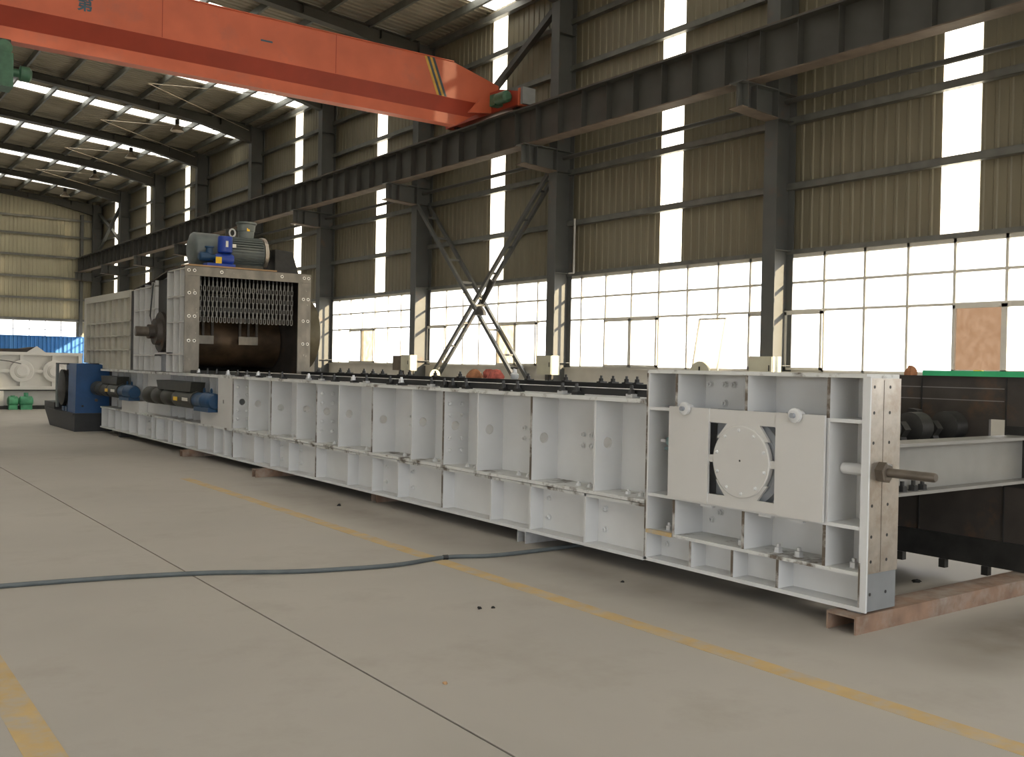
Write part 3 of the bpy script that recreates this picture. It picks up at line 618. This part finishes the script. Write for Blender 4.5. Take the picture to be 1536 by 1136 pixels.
for x in (5.02, 5.11, 5.55, 6.58, 6.98, 7.06): ring(fr['t'], x, 2.93)
for z in (2.57, 2.20, 1.81):
    for x in (5.03, 5.12): ring(fr['l'], x, z)
    for x in (6.97, 7.055): ring(fr['r'], x, z)
def side(sgn, xo, xi):
    s = put('side_wall', B().prism([(15.71, ZH), (18.66, ZH), (18.66, 2.76), (17.4, 2.86), (16.6, 2.97), (15.71, 2.99)], 'x', min(xi, xi + .02 * sgn), max(xi, xi + .02 * sgn)), 'blue_grey_tone' if sgn < 0 else 'dark_steel', ch)
    return s
sw = side(-1, 4.99, 5.12); side(1, 7.1, 7.0)
for y, z1 in ((15.98, 2.98), (16.30, 2.97), (16.66, 2.95), (17.34, 2.86), (17.55, 2.84), (17.95, 2.82), (18.28, 2.79), (18.64, 2.76)): put('rib', B().box(4.985, 5.12, y, y + .022, ZH, z1), 'white_warm', sw)
for y0, y1, z in ((15.71, 16.66, 1.58), (15.71, 16.66, 2.10), (15.71, 16.66, 2.52), (15.71, 16.66, 2.955), (17.34, 18.64, 1.56), (17.34, 18.64, 2.36), (17.34, 18.64, 2.755), (16.66, 17.34, 1.60)): put('rib', B().box(4.985, 5.12, y0, y1, z, z + .02), 'white_warm', sw)
put('bearing_panel', B().box(5.04, 5.11, 16.68, 17.34, 1.62, 2.86), 'black_iron', sw)
bh = put('bearing_housing', B().lathe((5.06, 17.1, 1.97), (-1, 0, 0), ((0, .34), (.07, .34), (.08, .24), (.16, .22), (.17, .12), (.26, .12)), 28), 'dark_steel', ch, True)
put('rotor_shaft', B().lathe((4.9, 17.1, 1.97), (-1, 0, 0), ((0, .085), (.30, .085), (.305, .075)), 24), 'shaft_steel', bh, True)
put('grease_hose', B().tube([(4.97, 17.42, 2.82), (4.95, 17.44, 2.5), (4.92, 17.40, 2.25), (4.93, 17.3, 2.05)], .012, 8), 'black_paint', ch)
put('roof_plate', B().prism([(15.71, 2.99), (16.6, 2.975), (17.4, 2.87), (18.66, 2.765), (18.66, 2.78), (17.4, 2.89), (16.6, 3.0), (15.71, 3.005)], 'x', 4.98, 7.11), 'dark_steel', ch)
put('back_wall', B().box(5.12, 7.0, 18.6, 18.64, ZH, 2.75), 'black_iron', ch)
ro = put('rotor', B().lathe((5.14, 17.1, 1.85), (1, 0, 0), ((0, .46), (1.84, .46)), 36), 'rotor_steel', ch, True)
for x0, x1 in ((5.36, 5.72), (6.16, 6.50)):
    h_ = put('hammer_bracket', B().box(x0, x1, 16.50, 16.53, 1.78, 1.92), 'bare_steel', ch)
    for xx in (x0, (x0 + x1) / 2 - .02, x1 - .04): put('hammer_bar', B().box(xx, xx + .04, 16.50, 16.53, 1.92, 2.25), 'dark_steel', h_)
# chain curtain
def linkmesh():
    pts = []; hh, ww = .032, .017
    for i in range(6):
        t = math.pi * i / 5; pts.append((ww * math.cos(t), 0, hh + ww * math.sin(t)))
    for i in range(6):
        t = math.pi + math.pi * i / 5; pts.append((ww * math.cos(t), 0, -hh + ww * math.sin(t)))
    return B().tube(pts, .0075, 6, True).mesh('link', 'grey_beam', True)
LK = linkmesh(); RZ90 = Matrix.Rotation(math.pi / 2, 4, 'Z')
for i in range(24):
    x = 5.245 + i * .068; c = put('chain', B().cyl((x, YF + .08, 2.79), (x, YF + .08, 2.86), .010, 8), 'bolt_dark', ch)
    for j in range(8): inst('link', LK, c, (x, YF + .08, 2.745 - .082 * j), RZ90 if j % 2 == 0 else None)
fw = put('flywheel', B().lathe((7.14, 16.62, 2.0), (1, 0, 0), ((0, .58), (.03, .63), (.30, .63), (.33, .58)), 48), 'flywheel_paint', ch, True)
put('belt_guard', B().prism([(6.67, 3.03), (6.67, 3.44), (6.98, 3.42), (7.12, 3.0), (7.1, 2.6), (6.98, 2.98)], 'y', 16.2, 16.75), 'black_iron', ch)
put('plank', B().box(5.02, 6.5, 15.70, 16.05, 3.006, 3.03), 'wood', ch)
# motor on the roof
mo = thing('electric_motor', 'large grey finned electric motor on top of the crusher housing', 'motor', (6, 16.45, 3.0))
MY, MZ = 16.45, 3.35
put('fan_cowl', B().lathe((5.28, MY, MZ), (1, 0, 0), ((0, .20), (.03, .27), (.05, .285), (.46, .285)), 32), 'motor_grey', mo, True)
put('body', B().lathe((5.74, MY, MZ), (1, 0, 0), ((0, .25), (.75, .25)), 32), 'motor_grey', mo, True)
for i in range(13):
    t = math.radians(-60 + i * 10); dy, dz = -math.cos(t), math.sin(t)
    put('fin', B().bar((5.76, MY + dy * .26, MZ + dz * .26), (6.46, MY + dy * .26, MZ + dz * .26), .012, .06, (0, dy, dz)), 'motor_grey', mo)
put('end_shield', B().lathe((6.49, MY, MZ), (1, 0, 0), ((0, .29), (.06, .29), (.10, .18), (.16, .10)), 28), 'machined_steel', mo, True)
put('foot', B().box(5.8, 6.45, MY - .27, MY - .15, 3.03, 3.12).box(5.8, 6.45, MY + .15, MY + .27, 3.03, 3.12), 'motor_black', mo)
jb = put('junction_box', B().lathe((6.24, MY, 3.58), (0, 0, 1), ((0, .12), (.03, .12), (.06, .13), (.14, .135), (.15, .145), (.26, .155), (.27, .175), (.30, .175)), 28), 'motor_grey', mo, True)
put('lifting_eye', B().tube([(5.99 + .05 * math.cos(2 * math.pi * i / 14), MY - .02, 3.68 + .065 * math.sin(2 * math.pi * i / 14)) for i in range(14)], .015, 8, True).cyl((5.99, MY - .02, 3.57), (5.99, MY - .02, 3.62), .03, 10), 'bolt_zinc', mo, True)
put('name_plate', B().box(5.82, 5.96, MY - .30, MY - .292, 3.40, 3.46), 'name_plate', mo)
put('label', B().box(6.2, 6.25, MY - .146, MY - .138, 3.72, 3.77), 'label_yellow', mo)
pu = thing('lubrication_pump', 'bright blue lubrication pump set in front of the grey motor', 'pump', (5.6, 15.93, 3.03))
put('base', B().box(5.36, 5.83, 15.82, 16.04, 3.03, 3.085), 'pump_blue', pu)
put('reservoir', B().lathe((5.69, 15.93, 3.27), (0, 0, 1), ((0, .10), (.02, .118), (.25, .118), (.27, .112)), 28), 'pump_blue', pu, True)
put('gear_housing', B().lathe((5.52, 15.93, 3.17), (1, 0, 0), ((0, .07), (.04, .09), (.26, .10), (.30, .08)), 22), 'pump_blue', pu, True)
put('pump_motor', B().lathe((5.25, 15.92, 3.19), (1, 0, 0), ((0, .05), (.02, .075), (.16, .075), (.2, .05), (.30, .05)), 20), 'motor_blue', pu, True)
put('small_tank', B().lathe((5.43, 15.93, 3.24), (0, 0, 1), ((0, .055), (.09, .055), (.10, .075), (.12, .075)), 20), 'motor_blue', pu, True)
put('warning_label', B().box(5.50, 5.60, 15.822, 15.826, 3.08, 3.19), 'label_yellow', pu)
put('print_mark', B().box(5.66, 5.70, 15.808, 15.813, 3.36, 3.46), 'name_plate', pu)
# ------------------------------------------------------------------ panelled chute behind the crusher
cb_ = thing('chute_housing', 'cream panelled steel chute housing behind the crusher', 'housing', (6, 20.7, 1.3))
bd = put('body', B().box(5.06, 7.08, 18.98, 21.2, 1.295, 2.75).box(5.06, 7.08, 21.2, 22.5, 1.40, 2.75), 'chute_cream_shaded', cb_)
put('top_band', B().box(4.985, 5.06, 18.98, 22.5, 2.65, 2.77), 'chute_cream_shaded', cb_); put('roof', B().box(4.99, 7.1, 18.97, 22.5, 2.75, 2.78), 'chute_cream_shaded', cb_)
for z in (1.66, 1.93, 2.20): put('rib', B().box(4.995, 5.06, 18.98, 22.4, z, z + .02), 'chute_cream_shaded', bd)
for i in range(9): put('rib', B().box(5.0, 5.06, 18.98 + i * .43, 18.995 + i * .43, 1.295 if i < 5 else 1.40, 2.65), 'chute_cream_shaded', bd)
put('edge_post', B().box(4.985, 5.06, 22.3, 22.5, 1.40, 2.65), 'chute_cream_shaded', cb_); put('joint_strip', B().box(5.02, 7.08, 18.67, 18.97, 1.295, 2.76), 'black_iron', cb_)
# ------------------------------------------------------------------ geared motors on the frame
def geared(y, label, k=1.0):
    t = thing('geared_motor', label, 'motor', (4.98, y, .76), 'geared motors on the frame side')
    z, x = .89, 4.98
    g_ = put('gear_unit', B().lathe((x, y + .02, z), (0, 1, 0), ((0, .10), (.05, .125), (.30, .125), (.32, .135), (.38, .135), (.40, .12), (.74, .12)), 22).box(x - .10, x + .10, y + .05, y + .70, .736, .80), 'motor_blue', t, True)
    for yy in (y + .2, y + .52): put('lifting_eye', B().tube([(x, yy + .03 * math.cos(2 * math.pi * i / 10), z + .155 + .035 * math.sin(2 * math.pi * i / 10)) for i in range(10)], .01, 6, True).cyl((x, yy, z + .11), (x, yy, z + .125), .03, 8), 'motor_blue', g_)
    mb_ = put('motor_body', B().lathe((x, y + .76, z), (0, 1, 0), [(a * k, r_) for a, r_ in ((0, .14), (.9, .14), (.92, .125), (1.0, .125), (1.02, .14), (1.5, .14), (1.52, .125), (1.6, .125), (1.62, .14), (2.05, .14), (2.07, .13), (2.1, .13), (2.12, .145), (2.55, .145), (2.62, .12))], 24), 'motor_black', t, True)
    put('terminal_box', B().prism([(y + .85, z + .12), (y + 2.5 * k, z + .12), (y + 2.6 * k, z + .27), (y + .80, z + .27)], 'x', x - .11, x + .11), 'motor_black', t)
    put('warning_label', B().box(x - .150, x - .143, y + 1.36, y + 1.55, z - .03, z + .03), 'label_yellow', mb_); put('name_plate', B().box(x - .149, x - .143, y + .86, y + 1.12, z - .02, z + .03), 'name_plate', mb_)
geared(14.22, 'dark geared motor with blue gear unit mounted under the crusher')
geared(18.50, 'dark geared motor with blue gear unit beside the big blue gearbox', .78)
# ------------------------------------------------------------------ big blue gearbox
gb = thing('gearbox', 'big blue gearbox with an open flywheel on a black base', 'gearbox', (4.9, 22.4, 0))
GY = 21.35
put('base', B().prism([(GY, 0), (23.75, 0), (24.35, .36), (24.35, .52), (23.3, .52), (23.3, .37), (GY, .37)], 'x', 4.57, 5.30).box(4.53, 5.34, GY - .03, 23.9, .345, .375), 'black_paint', gb)
put('housing', B().prism([(4.80, .375), (5.24, .375), (5.24, 1.34), (5.05, 1.37), (4.72, 1.39), (4.60, 1.38), (4.58, .375)], 'y', GY + .02, 22.05), 'gear_blue', gb)
put('rear_housing', B().box(4.78, 5.24, 22.05, 23.15, .375, 1.37), 'gear_blue', gb)
put('guard_plate', B().box(4.56, 4.60, 23.0, 23.15, .43, 1.37), 'motor_grey', gb); put('guard_top', B().box(4.56, 5.2, 22.05, 23.15, 1.36, 1.385), 'black_iron', gb)
put('flywheel', B().lathe((4.80, 22.65, .87), (-1, 0, 0), ((0, .36), (.05, .38), (.11, .38), (.12, .33), (.15, .33), (.16, .38), (.22, .38), (.24, .3), (.25, .14)), 36), 'black_iron', gb, True)
put('side_wheel', B().cyl((4.7, 23.5, .85), (5.1, 23.5, .85), .30, 28), 'black_iron', gb, True)
for y in (22.2, 22.5): put('foot', B().box(4.60, 4.8, y, y + .2, .375, .47), 'motor_blue', gb)
put('drain_plug', B().cyl((4.98, GY + .02, .64), (4.98, GY - .02, .64), .03, 12), 'runway_edge', gb); put('drain_plug', B().cyl((4.72, GY + .02, .52), (4.72, GY - .01, .52), .02, 10), 'black_iron', gb)
# ------------------------------------------------------------------ white roll crusher at the back
wc = thing('roll_crusher', 'cream white roll crusher with two round bearing covers at the far aisle', 'machine', (5, 32, 0))
WY = 31.1
put('body', B().box(3.2, 6.85, WY + .15, 33.2, .55, 1.60), 'white_cream', wc)
put('top_rim', B().box(3.2, 6.86, WY, WY + .16, 1.55, 1.64), 'white_cream', wc); put('bottom_rim', B().box(3.2, 6.86, WY, WY + .16, .56, .66), 'white_cream', wc)
for x in (3.9, 4.62, 5.23, 6.08, 6.80): put('rib', B().box(x - .05, x + .05, WY + .01, WY + .15, .66, 1.55), 'white_cream', wc)
put('rib', B().box(3.2, 6.8, WY + .02, WY + .15, 1.05, 1.13), 'white_cream', wc)
for x in (4.35, 5.23, 6.10):
    c = put('bearing_cover', B().lathe((x, WY + .15, 1.09), (0, -1, 0), ((0, .32), (.14, .32), (.15, .30), (.151, .20), (.17, .19), (.19, .15), (.20, .14)), 36), 'white_cream', wc)
    for i in range(8): t = 2 * math.pi * i / 8; put('bolt', B().cyl((x + .25 * math.cos(t), WY, 1.09 + .25 * math.sin(t)), (x + .25 * math.cos(t), WY - .02, 1.09 + .25 * math.sin(t)), .02, 6), 'white_cream', c)
put('base', B().box(3.2, 6.85, WY + .25, 33.2, .08, .55), 'white_cream', wc); put('black_strip', B().box(3.2, 6.85, WY - .01, WY + .02, .525, .56), 'black_paint', wc); put('skid', B().box(3.0, 6.9, WY - .1, 33.2, 0, .10), 'black_iron', wc)
put('base_leg', B().box(4.55, 4.76, WY - .05, WY + .25, .10, .52), 'white_cream', wc)
put('hood', B().prism([(3.2, 1.64), (5.88, 1.64), (5.66, 1.80), (5.3, 1.74), (3.2, 1.70)], 'y', WY + .3, WY + 1.5), 'dark_steel', wc); put('hood_end', B().prism([(5.40, 1.64), (5.90, 1.64), (5.66, 1.82)], 'y', WY + .24, WY + .3), 'white_cream', wc)
put('cable', B().tube([(4.5, WY - .01, 1.42), (4.9, WY - .03, 1.37), (5.2, WY - .03, 1.30)], .012, 6), 'black_paint', wc)
for x, w_, lb in ((4.96, .28, 'smaller green pump motor at the foot of the cream roll crusher'), (5.30, .36, 'larger green pump motor with a raised cap by the roll crusher'),):
    t = thing('pump_motor', lb, 'motor', (x, WY - .25, 0), 'green motors by the roll crusher')
    put('body', B().lathe((x - w_ / 2, WY - .25, .24), (1, 0, 0), ((0, .08), (.03, .14), (w_ - .03, .14), (w_, .10)), 20), 'motor_green', t, True); put('foot', B().box(x - w_ / 2 + .03, x + w_ / 2 - .03, WY - .36, WY - .14, 0, .13), 'motor_green', t)
    put('cap', B().cyl((x + .0, WY - .25, .36), (x + .0, WY - .25, .40 if w_ < .3 else .48), .06, 14), 'motor_green', t, True)
bp = put('blue_partition', B(), 'blue_sheet')
b = B(); pr = sheet_profile(22.9, 110, .05)
for y_ in (0, .004):
    for z in (0, 2.66):
        for u, d in pr: b.v.append((-9.6 + u + .0, 59.0 - d + y_, z))
n_ = len(pr); b.f = [(i, i + 1, n_ + i + 1, n_ + i) for i in range(n_ - 1)] + [(2 * n_ + i, 3 * n_ + i, 3 * n_ + i + 1, 2 * n_ + i + 1) for i in range(n_ - 1)]
bp.data = b.mesh('blue_partition', 'blue_sheet'); tag(bp, 'blue corrugated steel partition in front of the end wall windows', 'partition')
put('cap_rail', B().box(-9.6, 13.3, 58.93, 59.02, 2.64, 2.68), 'blue_sheet', bp)
# ------------------------------------------------------------------ boxes on the columns and other wall items
BX = 'electrical boxes on the columns'
def ebox(y0, y1, label, lid=None):
    t = thing('electrical_box', label, 'box', (13.4, (y0 + y1) / 2, 1.33), BX)
    put('case', B().box(13.30, 13.52, y0, y1, 1.33, 1.75), 'cream_box', t); d = put('door', B().box(13.28, 13.30, y0 + .01, y1 - .01, 1.34, 1.74), 'cream_box', t)
    put('handle', B().box(13.27, 13.28, y0 + .05, y0 + .07, 1.5, 1.6), 'black_iron', d); put('bracket', B().box(13.42, 13.54, (y0 + y1) / 2 - .02, (y0 + y1) / 2 + .02, .9, 1.33), 'black_iron', t)
ebox(10.84, 11.35, 'cream electrical box on the column behind the frame head'); ebox(16.84, 17.36, 'cream electrical box on the column at the foot of the sunlit strut')
ebox(22.98, 23.44, 'cream electrical box on the column nearer the crusher, beside a brown box')
o = put('brown_box', B().box(13.32, 13.52, 23.48, 23.95, 1.33, 1.73).box(13.40, 13.54, 23.7, 23.74, 1.0, 1.33), 'runway_edge'); tag(o, 'brown switch box fixed beside a cream electrical box', 'box', BX)
o = put('conduit_pipe', B().tube([(13.944, 16.93, 3.60), (13.944, 16.93, 4.80)], .022, 8).tube([(13.944, 16.93, 3.60), (13.944, 17.10, 3.60)], .018, 8), 'white_warm'); tag(o, 'thin white conduit pipe beside a column above the windows', 'pipe')
t = thing('pendant_lamp', 'black shaded lamp on an arm hanging by the crossed struts', 'lamp', (13.4, 19.95, 2.9))
put('shade', B().lathe((13.4, 19.8, 2.72), (0, 0, 1), ((0, .16), (.10, .14), (.22, .05)), 18), 'black_iron', t, True); put('arm', B().cyl((13.4, 19.72, 3.0), (13.5, 19.45, 3.55), .045, 10, .09), 'black_iron', t, True)
put('hanger', B().cyl((13.4, 19.8, 2.94), (13.72, 19.8, 3.02), .01, 6), 'black_iron', t)
# loose things on the far side frame
def blob(name, c, r, m, label, cat, seed, parent=None, n=(14, 9)):
    rd = random.Random(seed); b = B(); ph = [(rd.uniform(2, 5), rd.uniform(0, 6), rd.uniform(.06, .16)) for _ in range(5)]
    for j in range(n[1] + 1):
        th = math.pi * j / n[1]
        for i in range(n[0]):
            f = 2 * math.pi * i / n[0]; k = 1 + sum(a * math.sin(q * f + s_ + 2 * th) for q, s_, a in ((round(q), s_, a) for q, s_, a in ph)) * math.sin(th)
            b.v.append((c[0] + r[0] * k * math.sin(th) * math.cos(f), c[1] + r[1] * k * math.sin(th) * math.sin(f), max(c[2], c[2] + r[2] * k * math.cos(th)) if r[2] > 0 else c[2]))
    for j in range(n[1]):
        for i in range(n[0]): b.f.append((j * n[0] + i, j * n[0] + (i + 1) % n[0], (j + 1) * n[0] + (i + 1) % n[0], (j + 1) * n[0] + i))
    o = put(name, b, m, parent, True); return tag(o, label, cat)
ZT2 = 1.344
blob('rag_bundle', (7.0, 10.44, ZT2), (.06, .17, .11), 'brown_rag', 'orange brown crumpled rag bundle on the far liner rail', 'rag', 3)
blob('rag_bundle', (7.0, 10.03, ZT2), (.06, .18, .11), 'red_cloth', 'faded red cloth bundle lying on the far liner rail', 'cloth', 5)
t = thing('rail_valve', 'shiny metal valve standing on the far liner rail', 'valve', (7.0, 9.58, ZT2))
put('body', B().lathe((7.0, 9.58, ZT2), (0, 0, 1), ((0, .035), (.02, .05), (.06, .05), (.08, .028), (.13, .02)), 18), 'bolt_zinc', t, True); put('handle', B().cyl((7.0, 9.51, ZT2 + .135), (7.0, 9.65, ZT2 + .135), .012, 8), 'bolt_dark', t)
gt = thing('green_tray', 'green metal tray lying on top of the far frame head', 'tray', (7.1, 3.9, 1.49))
put('tray', B().box(7.02, 7.30, 3.42, 4.28, 1.49, 1.497).box(7.02, 7.028, 3.42, 4.28, 1.497, 1.53).box(7.292, 7.30, 3.42, 4.28, 1.497, 1.53).box(7.03, 7.29, 3.42, 3.428, 1.497, 1.53).box(7.03, 7.29, 4.272, 4.28, 1.497, 1.53), 'green_tray', gt)
put('yellow_tag', B().box(7.10, 7.14, 3.86, 3.92, 1.497, 1.537), 'label_yellow', gt)
blob('rag_lump', (7.06, 4.40, 1.49), (.04, .045, .075), 'brown_rag', 'small brown rag lump beside the green tray', 'rag', 9)
# a wheel and gauge dome showing over the frame head
o = put('gauge_dome', B().lathe((13.7, 12.88, 1.40), (1, 0, 0), ((0, .26), (.05, .26), (.06, .24)), 24), 'cream_box'); tag(o, 'round pale gauge face under the leaning window pane', 'gauge')
put('gauge_needle', B().box(13.69, 13.70, 12.865, 12.895, 1.40, 1.56), 'black_iron', o); put('gauge_stand', B().box(13.72, 13.76, 12.8, 12.96, 0, 1.2), 'black_iron', o)
o = put('grinding_wheel', B().lathe((13.35, 21.75, 1.22), (0, 1, 0), ((0, .16), (.04, .16)), 24).cyl((13.35, 21.77, 0), (13.35, 21.77, 1.1), .03, 10), 'cream_box'); tag(o, 'pale round wheel on a post behind the crossed struts', 'wheel')
# ------------------------------------------------------------------ floor items
pts = [(-2.0, 7.4), (1.08, 7.06), (2.2, 6.83), (2.8, 6.55), (3.13, 6.44), (3.6, 6.36), (4.06, 6.42), (4.4, 6.30), (4.85, 6.28), (5.4, 6.30)]
sm = []
for i in range(len(pts) - 1):
    p0 = pts[max(i - 1, 0)]; p1 = pts[i]; p2 = pts[i + 1]; p3 = pts[min(i + 2, len(pts) - 1)]
    for k in range(8):
        u = k / 8; sm.append(tuple(.5 * (2 * p1[q] + (p2[q] - p0[q]) * u + (2 * p0[q] - 5 * p1[q] + 4 * p2[q] - p3[q]) * u * u + (3 * p1[q] - p0[q] - 3 * p2[q] + p3[q]) * u ** 3) for q in (0, 1)) + (.016,))
fcb = put('floor_cable', B().tube(sm, .016, 8), 'cable_rubber', None, True); tag(fcb, 'grey rubber cable snaking over the concrete floor to the frame', 'cable')
put('cable_tie', B().cyl((4.04, 6.42, .016), (4.08, 6.41, .016), .020, 8), 'black_paint', fcb)
rd = random.Random(4)
for i, (x, y, r) in enumerate(((5.62, 3.98, .07), (5.74, 3.93, .025), (6.35, 4.12, .06), (6.1, 4.2, .03), (6.55, 4.0, .04), (5.9, 4.3, .03))):
    blob('soot_lump', (x, y, 0), (r, r * .7, r * .45), 'soot', 'largest black lump of scale on the floor beside the machined end face' if i == 0 else 'small black lump of scale on the floor between the side frames', 'debris', 20 + i)['group'] = 'scale lumps on the floor'
for i, (x, y, r) in enumerate(((3.42, 5.0, .014), (3.50, 4.97, .012), (2.48, 3.9, .011), (4.62, 9.4, .02), (4.7, 5.1, .012))):
    blob('pebble', (x, y, 0), (r, r, r), 'soot' if i != 2 else 'wood', ('tiny tan wood chip on the floor beside the sawn joint' if i == 2 else 'dark stone on the floor close to the support channels' if i == 3 else 'dark speck on the floor under the frame head side' if i == 4 else 'one of two tiny dark stones together on open floor'), 'debris', 40 + i)['group'] = 'loose stones on the floor'
